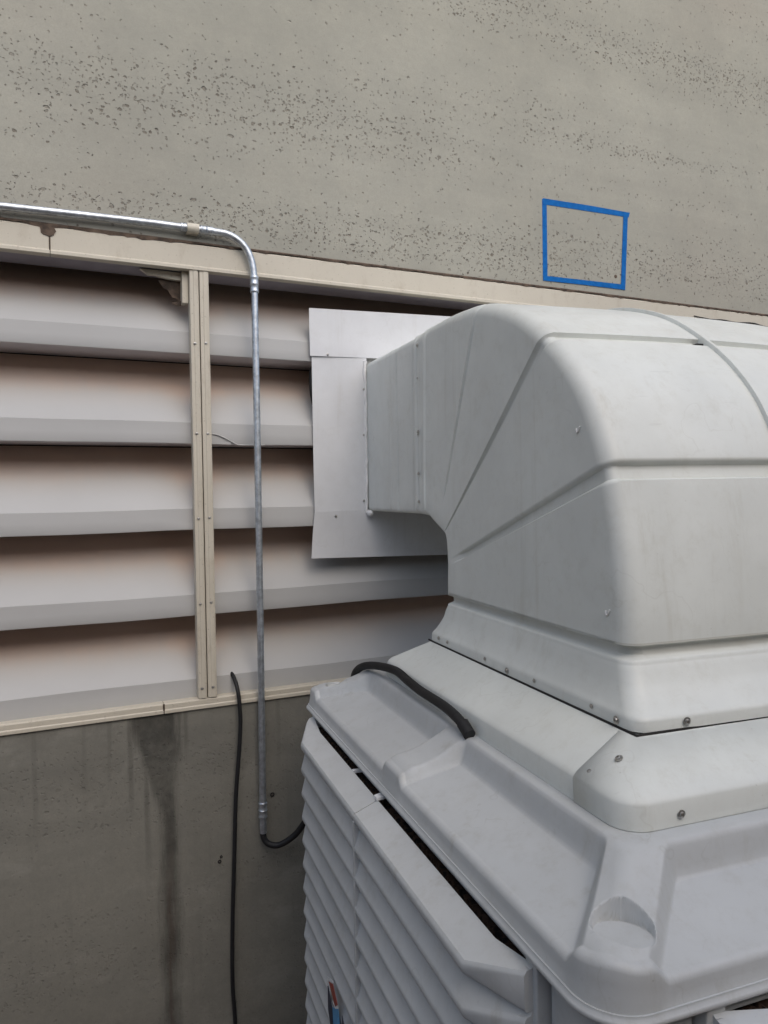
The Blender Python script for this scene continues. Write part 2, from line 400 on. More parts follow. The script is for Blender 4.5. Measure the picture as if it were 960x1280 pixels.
def panel(x0, x1, label, stiles, notch):
    t = bpy.data.objects.new('louver_panel', None); COL.objects.link(t); t.parent = fr; t['label'] = label
    t.location = sh(((x0+x1)/2, 2.13, Z(-.6)))
    s_ = shift(((x0+x1)/2, 2.13, Z(-.6)))
    for i, zb in enumerate(BOT):
        top = BOT[i-1] if i else .645
        if i == 0:
            b = MB(); rows = []
            n = 20
            for q in range(n+1):
                x = x0+(x1-x0)*q/n; wz = .001*math.sin(x*6)
                zz = zb+.062
                rows.append([(x, 2.345, Z(zz+1.08*.2137)), (x, 2.24, Z(zz+1.08*.1087)), (x, 2.1335, Z(zz+wz)), (x, 2.1312, Z(zz-.0025+wz)), (x, 2.130, Z(zb+.03)),
                             (x, 2.1285, Z(zb+.003)), (x, 2.1295, Z(zb)), (x, 2.133, Z(zb+.0005)), (x, 2.13+D+.004, Z(zb+.0012))])
            b.grid(rows)
        else: b = blade_mesh(x0, x1, zb, top)
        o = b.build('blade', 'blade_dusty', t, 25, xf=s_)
        o.data.transform(Matrix.Translation(((x0+x1)/2, 2.13, Z(-.6)))); o.location = (-(x0+x1)/2, -2.13, -Z(-.6))   # local = world metres, for the dust material
    for (a, c_) in stiles:
        b = MB().prism([(a, 2.1), (a+.009, 2.1), (a+.0105, 2.0985), (c_-.0035, 2.0985), (c_-.002, 2.1), (c_, 2.1), (c_, 2.128), (a, 2.128)], 2, Z(-.5755), Z(.6225))
        b.build('stile', 'frame', t, bevel=.0008, xf=s_)
    return t, s_
pl, sl_ = panel(-2.9, .4335, 'white louver panel left of the double cream mullion', [(.3895, .4135)], False)
pr, sr_ = panel(.434, 3.4, 'white louver panel right of the mullion, pierced by the duct', [(.4165, .4415)], True)
for z_ in (.420, .170, -.068, -.308, -.547):
    screw(sl_((.4000, 2.0985, Z(z_))), (0, -1, 0), pl, .0026, 'rivet')
    screw(sr_((.4302, 2.0985, Z(z_+random.uniform(-.001, .003)))), (0, -1, 0), pr, .0026, 'rivet')
# angle cleat and torn edge behind the mullion top
b = MB().box((.372, 2.12, Z(.535)), (.3885, 2.15, Z(.622))); b.build('cleat', 'frame', pl, bevel=.001, xf=sl_)
b = MB().prism([(.262, Z(.6225)), (.372, Z(.6225)), (.372, Z(.600)), (.335, Z(.602)), (.300, Z(.609)), (.283, Z(.608))], 1, 2.135, 2.15); b.build('cleat', 'frame', pl, bevel=.001, xf=sl_)
b = MB().prism([(.312, Z(.5995)), (.371, Z(.5995)), (.371, Z(.540)), (.361, Z(.553)), (.349, Z(.556)), (.338, Z(.574)), (.324, Z(.581))], 1, 2.15, 2.153); b.build('torn_flap', 'sealant', pl, xf=sl_)
b = MB().prism([(.345, Z(.537)), (.372, Z(.545)), (.372, Z(.531)), (.362, Z(.530))], 1, 2.14, 2.142); b.build('torn_flap', 'sealant', pl, xf=sl_)
# curled crease in the lip of the second blade of the right panel
P = [(.4455, 2.1275, Z(.172)), (.462, 2.1265, Z(.170)), (.482, 2.126, Z(.162)), (.503, 2.125, Z(.151)), (.52, 2.1255, Z(.1425)), (.545, 2.1265, Z(.1415)), (.60, 2.1275, Z(.1425))]
b = MB().tube(smooth_path(P, 6), .0018, 8); b.build('crease', 'blade', pr, 60, xf=sr_)
b = MB().prism([(.4435, Z(.1435)), (.503, Z(.1425)), (.50, Z(.1505)), (.4435, Z(.1465))], 1, 2.1262, 2.1275); b.build('crease', 'blade', pr, xf=sr_)
b = MB().add([(.4435, 2.128, Z(.1435)), (.50, 2.1278, Z(.1495)), (.4435, 2.1278, Z(.147))], [(0, 1, 2)])

# ------------------------------------------------------------------ blue tape rectangle
tp = thing('tape_rectangle', 'blue masking tape stuck on the concrete as an open rectangle', 'tape', (1.79, 2.1055, Z(.865)))
s_ = shift((1.79, 2.1055, Z(.865)))
def strip(poly, y): MB().prism([(x, Z(z_)) for x, z_ in poly], 1, y, y+.0006).build('tape_strip', 'tape', tp, xf=s_)
strip([(1.594, .727), (1.6135, .727), (1.6125, 1.0015), (1.5935, 1.0015)], 2.1053)
strip([(1.5965, 1.0040), (1.5975, .9835), (1.9810, .9925), (1.9865, 1.0105), (1.79, 1.0088)], 2.1047)
strip([(1.9415, .727), (1.9625, .728), (1.977, 1.003), (1.956, 1.003)], 2.1041)
strip([(1.594, .722), (1.594, .739), (1.9615, .7455), (1.9625, .7265), (1.78, .7255)], 2.1035)

# ------------------------------------------------------------------ galvanised conduit
cd = thing('conduit', 'galvanised steel conduit along the wall, bending down in front of the louvers', 'conduit', (.565, 2.085, Z(-.99)))
s_ = shift((.565, 2.085, Z(-.99)))
r_ = .0098
MB().tube([(-1.6, 2.086, Z(.708)), (-.8, 2.0865, Z(.716)), (-.074, 2.087, Z(.7245)), (.15, 2.088, Z(.7305)), (.3, 2.087, Z(.733)), (.425, 2.086, Z(.7325))], r_, 20).build('tube', 'zinc', cd, 60, xf=s_)
bend = smooth_path([(.425, 2.086, Z(.7325)), (.46, 2.085, Z(.7315)), (.495, 2.084, Z(.7285)), (.523, 2.083, Z(.716)), (.546, 2.082, Z(.694)), (.560, 2.081, Z(.662)), (.5655, 2.0805, Z(.63)), (.567, 2.08, Z(.59))], 6)
MB().tube(bend, r_+.0004, 20).build('bend', 'zinc', cd, 60, xf=s_)
MB().tube([(.567, 2.08, Z(.600)), (.5672, 2.08, Z(.2)), (.5655, 2.08, Z(-.4)), (.5625, 2.08, Z(-.985))], r_, 20).build('tube', 'zinc', cd, 60, xf=s_)
def collar(a, b_, r):
    a, b_ = Vector(a), Vector(b_)
    pts = [a+(b_-a)*t for t in (0, .03, .12, .16, .45, .5, .55, .84, .88, .97, 1)]
    rr = [r*.93, r, r, r*.94, r*.94, r*1.06, r*.94, r*.94, r, r, r*.93]
    return MB().tube(pts, rr, 20).build('coupling', 'zinc', cd, 40, xf=s_)
collar((.567, 2.08, Z(.618)), (.567, 2.08, Z(.572)), .0128)
collar((.418, 2.086, Z(.7325)), (.452, 2.0853, Z(.7318)), .0122)
collar((.365, 2.0865, Z(.733)), (.38, 2.0863, Z(.733)), .0122)
collar((.5628, 2.08, Z(-.895)), (.5626, 2.08, Z(-.94)), .0126)
b = MB()
N = 14
ring = [(2.0863-.0118*math.cos(math.pi*i/N-math.pi/2), Z(.733)+.0118*math.sin(math.pi*i/N-math.pi/2)) for i in range(N+1)]
ring2 = [(2.0863-.0135*math.cos(math.pi*i/N-math.pi/2), Z(.733)+.0135*math.sin(math.pi*i/N-math.pi/2)) for i in range(N+1)]
poly = [(2.1058, Z(.733)-.0118)]+ring+[(2.1058, Z(.733)+.0118), (2.1058, Z(.733)+.0135)]+ring2[::-1]+[(2.1058, Z(.733)-.0135)]
b.prism(poly, 0, .382, .414); b.build('strap', 'strap', cd, 40, xf=s_)
for zz in (.3, -.1, -.62):
    b = MB().box((.5545, 2.088, Z(zz)), (.5785, 2.0905, Z(zz+.016)))
# cable from the conduit foot round into the cooler
P = smooth_path([(.5625, 2.08, Z(-.975)), (.564, 2.079, Z(-1.000)), (.577, 2.07, Z(-1.017)), (.606, 2.055, Z(-1.018)), (.645, 2.03, Z(-.985)), (.672, 2.0, Z(-.93)), (.70, 1.96, Z(-.86)), (.76, 1.90, Z(-.80))], 8)
fc = MB().tube(P, .0088, 12).build('flexible_cable', 'rubber', None, 60, xf=shift((.5625, 2.08, Z(-.99))), loc=(.5625, 2.08, Z(-.99)))
tag(fc, 'short black flexible cable curving from the foot of the conduit', 'cable')
P = smooth_path([(.4925, 2.140, Z(-.523)), (.4945, 2.122, Z(-.530)), (.4975, 2.102, Z(-.548)), (.5005, 2.090, Z(-.575)), (.5025, 2.086, Z(-.61)), (.5035, 2.086, Z(-.66)), (.4985, 2.088, Z(-.74)), (.487, 2.09, Z(-.874)), (.479, 2.092, Z(-1.058)), (.4706, 2.092, Z(-1.24)), (.4673, 2.092, Z(-1.40)), (.472, 2.09, Z(-1.52)), (.480, 2.08, Z(-1.80)), (.52, 2.04, Z(-1.893))], 8)
b = MB().tube(P, .0058, 12).build('hanging_cable', 'rubber', None, 60, xf=shift((.48, 2.09, 0)), loc=(.48, 2.09, 0))
tag(b, 'long black cable hanging down the concrete from the lowest louver', 'cable')
P = smooth_path([(2.30, 2.0975, Z(.660)), (2.40, 2.0965, Z(.6535)), (2.45, 2.0965, Z(.6565)), (2.53, 2.096, Z(.6525)), (2.62, 2.0955, Z(.6575)), (2.72, 2.096, Z(.6475)), (2.9, 2.0965, Z(.650))], 6)
b = MB().tube(P, [.0016]*6+[.0028]*(len(P)-6), 6).build('thin_wire', 'rubber', None, 60, xf=shift((2.5, 2.097, Z(.65))), loc=(2.5, 2.097, Z(.65)))
tag(b, 'thin black wire lying along the cream top rail at the right edge', 'wire')
P = smooth_path([(.80, 2.16, Z(.41)), (.775, 2.15, Z(.400)), (.760, 2.145, Z(.375)), (.756, 2.142, Z(.335)), (.758, 2.142, Z(.30)), (.768, 2.145, Z(.265)), (.79, 2.15, Z(.25))], 6)
b = MB().tube(P, .008, 10).build('black_hose', 'rubber', None, 60, xf=shift((.76, 2.125, Z(.33))), loc=(.76, 2.125, Z(.33)))
tag(b, 'loop of black hose peeping out behind the white flashing', 'hose')

# ------------------------------------------------------------------ flashing round the duct
fl = thing('wall_flashing', 'white sheet metal flashing plates around the duct where it enters the louvers', 'flashing', (1.2, 2.12, Z(.17)))
s_ = shift((1.2, 2.12, Z(.17)))
def plate(poly, y0, y1=None, th=.0012, bend=None):
    """sheet in the wall plane, slightly dished; poly (x,z) of four corners"""
    b = MB(); n = 16; rows = []; back = []
    (a, b_, c_, d) = [Vector((p[0], p[1])) for p in poly]
    for i in range(n+1):
        u = i/n; row = []; rb = []
        for j in range(9):
            v = j/8
            p = (a*(1-u)+b_*u)*(1-v)+(d*(1-u)+c_*u)*v
            y = y0+.0032*math.sin(3.1*u+1.3)*math.sin(2.6*v)-.0015*u*v+.0007*math.sin(9*u+4*v+p.y*7)
            row.append((p.x, y, Z(p.y))); rb.append((p.x, y+th, Z(p.y)))
        rows.append(row); back.append(rb)
    b.grid(rows); b.grid(back)
    n2 = 9; tot = (n+1)*n2
    edge = [i*n2 for i in range(n+1)]+[n*n2+j for j in range(1, n2)]+[i*n2+8 for i in range(n-1, -1, -1)]+[j for j in range(7, 0, -1)]
    for q in range(len(edge)):
        a_, b2 = edge[q], edge[(q+1) % len(edge)]
        b.f.append((a_, b2, b2+tot, a_+tot))
    return b.build('plate', 'sheet', fl, 30, xf=s_)
plate([(.7435, .411), (1.72, .436), (1.72, .585), (.7435, .554)], 2.1155)
plate([(.7510, -.070), (.9265, -.070), (.9275, .430), (.7500, .4095)], 2.1185)
plate([(.7365, -.198), (1.72, -.222), (1.72, -.040), (.7500, -.058)], 2.1150)
plate([(1.60, -.07), (1.72, -.07), (1.72, .43), (1.60, .43)], 2.1185)
for x, z_ in ((.8, .418), (.818, -.072), (.917, .318), (.915, .177), (.912, -.027)):
    screw(s_((x, 2.115, Z(z_))), (0, -1, 0), fl, .0026)

# ------------------------------------------------------------------ cooler (its own turned frame)
DEL = R(24.86-19.732)
CX, CY = 1.0925, 1.263
def c2w(x, y, z_): return Vector((math.cos(DEL)*x+math.sin(DEL)*y, -math.sin(DEL)*x+math.cos(DEL)*y, Z(z_)))
base = c2w(CX, CY, -EYE)
cool = thing('evaporative_cooler', 'bulky white plastic evaporative cooler with slatted sides standing by the wall', 'cooler', base, -DEL)
L = lambda v: (v[0]-CX, v[1]-CY, v[2]+EYE)
X0, X1, Y0, Y1 = .455, 1.73, .626, 1.925

def ring(x0, x1, y0, y1, r, ns=180, nc=24, rf=None):
    """rounded rectangle, counter-clockwise from the near left corner, start on the left side far end"""
    out = []; f = r if rf is None else rf
    cs = [((x0+r, y0+r), math.pi, (x0, y1-f), (x0, y0+r), r), ((x1-r, y0+r), 1.5*math.pi, (x0+r, y0), (x1-r, y0), r),
          ((x1-f, y1-f), 0, (x1, y0+r), (x1, y1-f), f), ((x0+f, y1-f), .5*math.pi, (x1-f, y1), (x0+f, y1), f)]
    for (c_, a0, p, q, rr_) in cs:
        for t in (ns if isinstance(ns, list) else [i_/ns for i_ in range(ns)]):
            out.append((p[0]+(q[0]-p[0])*t, p[1]+(q[1]-p[1])*t))
        for i in range(nc):
            a = a0+.5*math.pi*i/nc; out.append((c_[0]+rr_*math.cos(a), c_[1]+rr_*math.sin(a)))
    return out
def sst(e0, e1, x):
    t = min(1, max(0, (x-e0)/(e1-e0))); return t*t*(3-2*t)
RW = .008
def _tl():
    Ls = 1.274-.17; out = []; p = 0
    while p < Ls-.0005:      # same spacing serves all four sides
        out.append(p/Ls); q = p+.085
        p += .0013 if (q < .175 or q > 1.274-.175) else (.003 if .57 < q < .73 else .008)
    return out
TLIST = _tl()
PP = [(.0, -.533), (.012, -.521), (.03, -.505), (.06, -.4965), (.09, -.482), (.135, -.452), (.2, -.452)]
def prof_p(e):
    def lin(e):
        for (a, za), (b_, zb_) in zip(PP, PP[1:]):
            if e <= b_: return za+(zb_-za)*max(0, (e-a))/(b_-a)
        return -.452
    return sum(lin(max(0, e+k_*.003)) for k_ in range(-3, 4))/7
def lid_h(x, y):
    LX, LY = X1-X0, Y1-Y0
    dx, dy = min(x-X0, X1-x), min(y-Y0, Y1-y)
    e = min(dx, dy)
    # soft minimum so the corner pads have no crease
    kk = .02; h_ = max(kk-abs(dx-dy), 0)/kk; e = e-h_*h_*kk*.25
    Pz = prof_p(e)
    Qz = -.495-.037*min(1, max(0, (.128-e)/.115))
    mk = 0
    for side in (0, 1, 2, 3):
        if side == 0: ee, t, T = x-X0, y-Y0, LY
        elif side == 1: ee, t, T = y-Y0, x-X0, LX
        elif side == 2: ee, t, T = X1-x, Y1-y, LY
        else: ee, t, T = Y1-y, X1-x, LX
        lo = .056+(.94*ee if side in (0, 2) else 1.07*ee+.004); hi = T-(.056+(.94*ee if side in (0, 2) else 1.07*ee+.004))
        inner = sst(RW, -RW, ee-.128)
        if inner <= 0: continue
        q = min(1, max(0, (ee-.015)/.11))
        rn = .614-.025*q; rf = .704-.03*q
        a = sst(-RW, RW, (t-lo)*.74)*sst(-RW, RW, (rn-t))
        b2 = sst(-RW, RW, (hi-t)*.74)*sst(-RW, RW, (t-rf))
        mk = max(mk, inner*max(a, b2))
    zz = Pz+(Qz-Pz)*mk
    for cx, cy, ux, uy in ((X0+.076, Y0+.067, 1, 1), (X1-.076, Y0+.067, -1, 1), (X0+.076, Y1-.067, 1, -1), (X1-.076, Y1-.067, -1, -1)):
        u = ((x-cx)*ux+(y-cy)*uy)/1.4142; v_ = ((x-cx)*uy*1.-(y-cy)*ux)/1.4142
        d = math.hypot(u*1.2, v_)
        if d < .045:
            m_ = sst(.0375, .0335, d)
            zz = zz*(1-m_)+min(zz, -.5095)*m_
    return zz
rows = []
RO = .0125
ins = [0.004, .0015, .0, .0, .001, .004, .0045]
zs_ = [-.5705, -.5705, -.5685, -.5655, -.5635, -.5615, -.558]
CR = .068; CF = .032
for d, z_ in zip(ins, zs_):
    rows.append([(x, y, z_) for x, y in ring(X0+d, X1-d, Y0+d, Y1-d, CR-d, TLIST, 24, CF-d)])
drafts = [(.0065, .0), (.009, .35), (.0105, .7)]
edge_in = .011
def hr(x, y, dd):
    return lid_h(x, y)
top_edge = [(x, y) for x, y in ring(X0+edge_in+RO, X1-edge_in-RO, Y0+edge_in+RO, Y1-edge_in-RO, CR-edge_in-RO, TLIST, 24, CF-edge_in-RO)]
hE = [lid_h(x, y) for x, y in top_edge]
for d, t in drafts:
    rows.append([(x, y, -.558+(hE[i]-RO+.558)*t) for i, (x, y) in enumerate(ring(X0+d, X1-d, Y0+d, Y1-d, CR-d, TLIST, 24, CF-d))])
for kq in range(1, 8):
    a = math.pi/2*kq/8
    d = edge_in+RO*(1-math.sin(a)*1.0) if False else edge_in+RO*(1-math.cos(a))
    rg = ring(X0+d, X1-d, Y0+d, Y1-d, CR-d, TLIST, 24, CF-d)
    rows.append([(x, y, hE[i]-RO+RO*math.sin(a)) for i, (x, y) in enumerate(rg)])
d = edge_in+RO
while d < .175:
    rg = ring(X0+d, X1-d, Y0+d, Y1-d, max(CR-d, .003), TLIST, 24, max(CF-d, .003))
    rows.append([(x, y, lid_h(x, y)) for x, y in rg]); d += (.0012 if d < .105 else .003)
b = MB().grid([[L(p) for p in r__] for r__ in rows], True)
n_ = len(rows[0]); b.f.append(tuple(len(b.v)-n_+j for j in range(n_)))
und = [L((x, y, -.566)) for x, y in ring(X0+.03, X1-.03, Y0+.03, Y1-.03, .055, TLIST, 24, .02)]
o_ = len(b.v); b.v += und
for j in range(n_): b.f.append((j, (j+1) % n_, o_+(j+1) % n_, o_+j))
b.f.append(tuple(o_+j for j in range(n_)))
b.build('lid', 'plastic', cool, 50)

# skirt between lid and duct
def rrings(spec, ns=8, nc=10, off=None):
    rows = []
    for (i0, z_, r) in spec:
        rg = ring(.612+i0, 1.573-i0, .79+i0, 1.736-i0, r, ns, nc)
        rows.append([L((x, y, z_)) for x, y in rg])
    return rows
spec = [(.002, -.4535, .040), (.0, -.4515, .042), (.0015, -.420, .0405), (.004, -.4155, .038), (.010, -.4105, .034), (.088, -.3635, .016), (.12, -.3635, .012)]
b = MB().grid(rrings(spec), True, True); b.build('skirt', 'plastic_duct', cool, 35)
# overlapping front piece of the skirt, a hair proud, ending at a seam on the left slope
rows = []
for (i0, z_, r) in spec[:-1]:
    x0, x1, y0, y1 = .612+i0-.0022, 1.573-i0, .79+i0-.0022, 1.736
    row = [(x0, .905+.012*(z_+.45)/.09, z_+.001)]
    for q in range(11):
        a = math.pi+.5*math.pi*q/10; row.append((x0+r+r*math.cos(a), y0+r+r*math.sin(a), z_+.001))
    row.append((x1, y0, z_+.001)); rows.append([L(p) for p in row])
b = MB().grid(rows); o = b.build('skirt_cover', 'plastic_duct', cool, 35)
o.modifiers.new('thickness', 'SOLIDIFY').thickness = .0015; o.modifiers['thickness'].offset = 0
rg = ring(.6125, 1.5725, .7905, 1.7355, .042, 8, 10)
b = MB().tube([L((x, y, -.4535)) for x, y in rg+[rg[0]]], .0016, 6).build('gasket', 'sealant', cool, 60)

def sc(x, y, z_, n, r=.004, par=None): return screw(L((x, y, z_)), n, par or cool, r)
sc(.66, .868, -.383, (-.5, 0, .85)); 
sc(.628, .892, -.4065, (-.5, 0, .85), .0038)
sc(.697, .7865, -.4355, (0, -1, 0)); sc(1.10, .7865, -.4355, (0, -1, 0)); sc(1.45, .7865, -.4355, (0, -1, 0))
sc(.6105, 1.35, -.436, (-1, 0, 0)); 

# body under the lid
b = MB().box((.502, .673, -1.74), (1.683, 1.853, -.57)); b.build('inner_body', 'dark', cool, xf=L)
def side_xf(side):
    """(a = outward coordinate .455 at the lid edge, t = along, z) to cooler frame"""
    def f(v):
        a, t, z_ = v
        if side == 0: p = (X0+(a-.455), Y0+t, z_)
        elif side == 1: p = (X0+t, Y0+(a-.455), z_)
        elif side == 2: p = (X1-(a-.455), Y1-t, z_)
        else: p = (X1-t, Y1-(a-.455), z_)
        return L(p)
    return f
TL = 1.274
NS = 18; PIT = .058
def slat(t0, t1, z0, c0, c1, xf, par, top=False):
    """one slat half: c0/c1 = chamfer the end at t0/t1"""
    b = MB(); rows = []
    ts = []
    ch = .075
    if c0: ts += [(t0, .449), (t0+.012, .441), (t0+ch, .4015)]
    else: ts += [(t0, .4015)]
    if c1 and t1 > 1.2: ts += [(t1-.118, .4015), (t1-.014, .441), (t1, .449)]
    elif c1: ts += [(t1-ch, .4015), (t1-.012, .441), (t1, .449)]
    else: ts += [(t1, .4015)]
    for t, xo in ts:
        lip = lambda x_: z0-.0235-.0165-(x_-.4015)*.27
        zt = lambda x_: z0-.0235*(.458-x_)/(.458-.402)
        bt = lip(xo)
        if top: up = [((.4507, t, zt(.4507)) if xo < .42 else (.4625, t, zt(.4625))), ((.4502, t, zt(.4502)) if xo < .42 else (.456, t, zt(.456))), (xo+.008, t, zt(xo+.008))]
        else:
            zo = zt(xo); w_ = 1-min(1, (xo-.4015)/.04)
            up = [(.4625, t, z0+.018*w_), (min(.4615, xo+.0165), t, zo+.018+.028*w_), (min(.461, xo+.0095), t, zo+.004+.0185*w_)]
        rows.append(up+[(xo+.004, t, zt(xo)+.0025), (xo+.0012, t, zt(xo)-.001), (xo, t, zt(xo)-.004),
                     (xo+.0004, t, bt+.0055), (xo+.0018, t, bt+.002), (xo+.0045, t, bt), (min(.461, xo+.012), t, bt+.001), (min(.462, xo+.03), t, bt+.003), (up[0][0]+.0003, t, bt+.0035)])
    b.grid(rows, False)
    n = len(rows[0]); b.f.append(tuple(range(n))); o = len(rows)-1; b.f.append(tuple(o*n+i for i in range(n))[::-1])
    return b.build('slat', 'plastic', par, 35, xf=xf)
for side in range(4):
    xf = side_xf(side)
    gr = bpy.data.objects.new('louver_grille', None); COL.objects.link(gr); gr.parent = cool; gr.empty_display_size = .1
    if side == 0: gr['label'] = 'slatted side grille on the left, with open gap under the lid'
    z0 = -.582
    mid = .690
    for i in range(NS):
        zz = z0-i*PIT
        slat(.148, mid-.0015, zz, True, False, xf, gr, i == 0); slat(mid+.0015, 1.232 if side in (0, 2) else TL-.148, zz, False, True, xf, gr, i == 0)
    # vertical centre rib, end stiles, ledge under the lid, pad
    b = MB(); 
    b.prism([(.3985, mid-.004), (.3985, mid+.004), (.45, mid+.006), (.45, mid-.006)], 2, z0-.047, z0-NS*PIT) if False else b.box((.4005, mid-.0028, z0-NS*PIT), (.46, mid+.0028, z0-.0365))
    b.build('centre_rib', 'plastic', gr, bevel=.001, xf=xf)
    TE = 1.235 if side in (0, 2) else TL-.1455
    for a_, b_ in ((.1455, .1665), (TE-.021, TE)):
        MB().box((.4615, a_-.006, -1.66), (.50, b_, -.5715)).build('end_stile', 'plastic', gr, bevel=.002, xf=xf)
    MB().box((.4700, .16, -.5900), (.503, TE-.015, -.5715)).build('ledge', 'plastic', gr, bevel=.001, xf=xf)
    MB().box((.4745, .16, -.5705), (.4775, TE-.015, -.5650)).build('ledge', 'plastic', gr, bevel=.001, xf=xf)
    b = MB(); rows = []
    n = 240
    for i in range(n+1):
        t = .165+(TE-.185)*i/n; wv = .003*math.sin(i*1.9)+.002*random.random()
        rows.append([(.4665+wv, t, -1.64), (.4665+wv, t, -.612), (.468+wv*.5, t, -.6035+wv), (.50, t, -.6035)])
    MB().grid(rows).build('filter_pad', 'pad', gr, 40, xf=xf)
    if side in (0,):
        # white clip bridging the gap
        P = [(.447, .684, -.5815), (.447, .700, -.5815), (.460, .703, -.580), (.4725, .703, -.580), (.4725, .686, -.580), (.460, .683, -.580)]
        b = MB().add([(p[0], p[1], p[2]+.003) for p in P]+[(p[0], p[1], p[2]-.003) for p in P], [tuple(range(6)), tuple(range(6, 12))[::-1]]+[(i, (i+1) % 6, 6+(i+1) % 6, 6+i) for i in range(6)])
        b.build('clip', 'print_white', gr, bevel=.0008, xf=xf)
        MB().box((.450, .845, -.590), (.472, .853, -.583)).build('clip', 'print_white', gr, bevel=.0008, xf=xf)
# corner posts
for cx, cy, sx, sy in ((X0, Y0, 1, 1), (X1, Y0, -1, 1), (X1, Y1, -1, -1), (X0, Y1, 1, -1)):
    pts = []
    a0, a1, rr = .024, .1345, .05
    for q in range(9):
        a = math.pi+.5*math.pi*q/8; pts.append((a0+rr+rr*math.cos(a), a0+rr+rr*math.sin(a)))
    pts = pts+[(a1, a0), (a1, .06), (.06, a1), (a0, a1)]
    MB().prism([(cx+sx*p[0], cy+sy*p[1]) for p in pts], 2, -1.74, -.5715).build('corner_post', 'plastic', cool, 30, xf=L)
b = MB(); rows = []
for ii, z_ in ((.03, -1.80), (.012, -1.80), (.008, -1.79), (.006, -1.665), (.012, -1.655), (.03, -1.655)):
    rows.append([L((x, y, z_)) for x, y in ring(X0+ii, X1-ii, Y0+ii, Y1-ii, .08, 4, 10)])
b.grid(rows, True, True); b.build('base_tray', 'plastic', cool, 40)
for cx in (X0+.1, X1-.1):
    for cy in (Y0+.1, Y1-.1):
        MB().box((cx-.05, cy-.05, -1.8995), (cx+.05, cy+.05, -1.8)).build('foot', 'dark', cool, bevel=.006, xf=L)

# maker's badge on the slats: only its upper tip is in view
bd = bpy.data.objects.new('badge', None); COL.objects.link(bd); bd.parent = cool; bd.empty_display_size = .05
def bq(name, mat, pts, x_):
    MB().prism([(y, z_) for y, z_ in pts], 0, x_, x_+.0008).build(name, mat, bd, xf=L)
bq('badge_border', 'print_white', [(1.515, -1.040), (1.508, -1.033), (1.468, -1.012), (1.438, -1.026), (1.400, -1.044), (1.395, -1.120), (1.40, -1.17), (1.500, -1.17), (1.511, -1.12)], .3972) if False else None
bq('badge_stripe', 'red', [(1.4930, -1.0340), (1.4600, -1.0190), (1.4250, -1.0400), (1.4440, -1.0560)], .3955)
bq('badge_stripe', 'azure', [(1.4640, -1.0700), (1.4440, -1.0590), (1.4220, -1.0430), (1.4140, -1.0700), (1.412, -1.14), (1.4560, -1.14)], .3955)
bq('badge_stripe', 'navy', [(1.5020, -1.0500), (1.4960, -1.0450), (1.4650, -1.0760), (1.4620, -1.10), (1.470, -1.14), (1.500, -1.10)], .3955)
bq('badge_stripe', 'navy', [(1.3925, -1.0400), (1.3700, -1.0560), (1.3600, -1.075), (1.366, -1.10), (1.3960, -1.12)], .3955)
bq('badge_border', 'print_white', [(1.5085, -1.0450), (1.5000, -1.0280), (1.4600, -1.0120), (1.4560, -1.0140), (1.4950, -1.0330), (1.5030, -1.0480), (1.5080, -1.10)], .3957)
bq('badge_border', 'print_white', [(1.4640, -1.0560), (1.4450, -1.0575), (1.4220, -1.0415), (1.4200, -1.0445), (1.4430, -1.0600), (1.4640, -1.0600)], .3953)

# black flexible conduit lying across the lid
P = smooth_path([(.605, 1.97, -.56), (.592, 1.915, -.51), (.583, 1.860, -.474), (.582, 1.79, -.445), (.592, 1.71, -.428), (.6045, 1.62, -.421), (.600, 1.53, -.423), (.5985, 1.46, -.426), (.5985, 1.40, -.426), (.598, 1.33, -.426), (.594, 1.27, -.428), (.5925, 1.235, -.434), (.594, 1.212, -.445)], 8)
P2 = []
for a, b_ in zip(P, P[1:]):
    n = max(1, int(((Vector(b_)-Vector(a)).length)/.0028))
    P2 += [Vector(a).lerp(Vector(b_), q/n) for q in range(n)]
P = P2+[P[-1]]
rr = [.0090+(.0009 if i % 2 else 0) for i in range(len(P))]
pw = [c2w(*p) for p in P]
lc = MB().tube(pw, rr, 14).build('flexible_conduit', 'rubber', None, 60, xf=shift(tuple(pw[-1])), loc=tuple(pw[-1]))
tag(lc, 'black corrugated cable lying over the cooler lid beside the duct skirt', 'cable')
MB().tube([c2w(.5925, 1.236, -.432), c2w(.594, 1.210, -.4465)], .0118, 14).build('gland', 'rubber', lc, 40, xf=shift(tuple(pw[-1])))

# ------------------------------------------------------------------ duct elbow
duct = thing('duct_elbow', 'white moulded duct elbow rising from the cooler and turning into the wall', 'duct', c2w(CX, CY, -.36), -DEL)
LD = lambda v: (v[0]-CX, v[1]-CY, v[2]+.36)
XL, XR = .733, 1.452
SEC = [  # (Oy, Oz, Iy, Iz, key)
 (1.775, .4100, 1.775, -.0600), (1.70, .4135, 1.722, -.0640), (1.62, .4145, 1.698, -.0735), (1.53, .4110, 1.672, -.0850), (1.43, .4010, 1.652, -.0935), (1.335, .3740, 1.640, -.0985),
 (1.25, .3360, 1.632, -.1020), (1.166, .2800, 1.625, -.1055), (1.10, .2240, 1.618, -.1150), (1.043, .1560, 1.614, -.1290), (1.003, .0800, 1.612, -.1500),
 (.984, .0250, 1.610, -.1780), (.966, -.0500, 1.612, -.2050), (.953, -.1200, 1.613, -.2200), (.944, -.2000, 1.613, -.2380), (.942, -.2450, 1.613, -.2480)]
V4 = [Vector(s__) for s__ in SEC]
dense = []
for i in range(len(V4)-1):
    a = V4[max(i-1, 0)]; b_ = V4[i]; c_ = V4[i+1]; d = V4[min(i+2, len(V4)-1)]
    seg = math.hypot(c_[0]-b_[0], c_[1]-b_[1]); n = max(4, int(seg/.0035))
    for q in range(n):
        t = q/n; dense.append(.5*((2*b_)+(c_-a)*t+(2*a-5*b_+4*c_-d)*t*t+(3*b_-a-3*c_+d)*t**3))
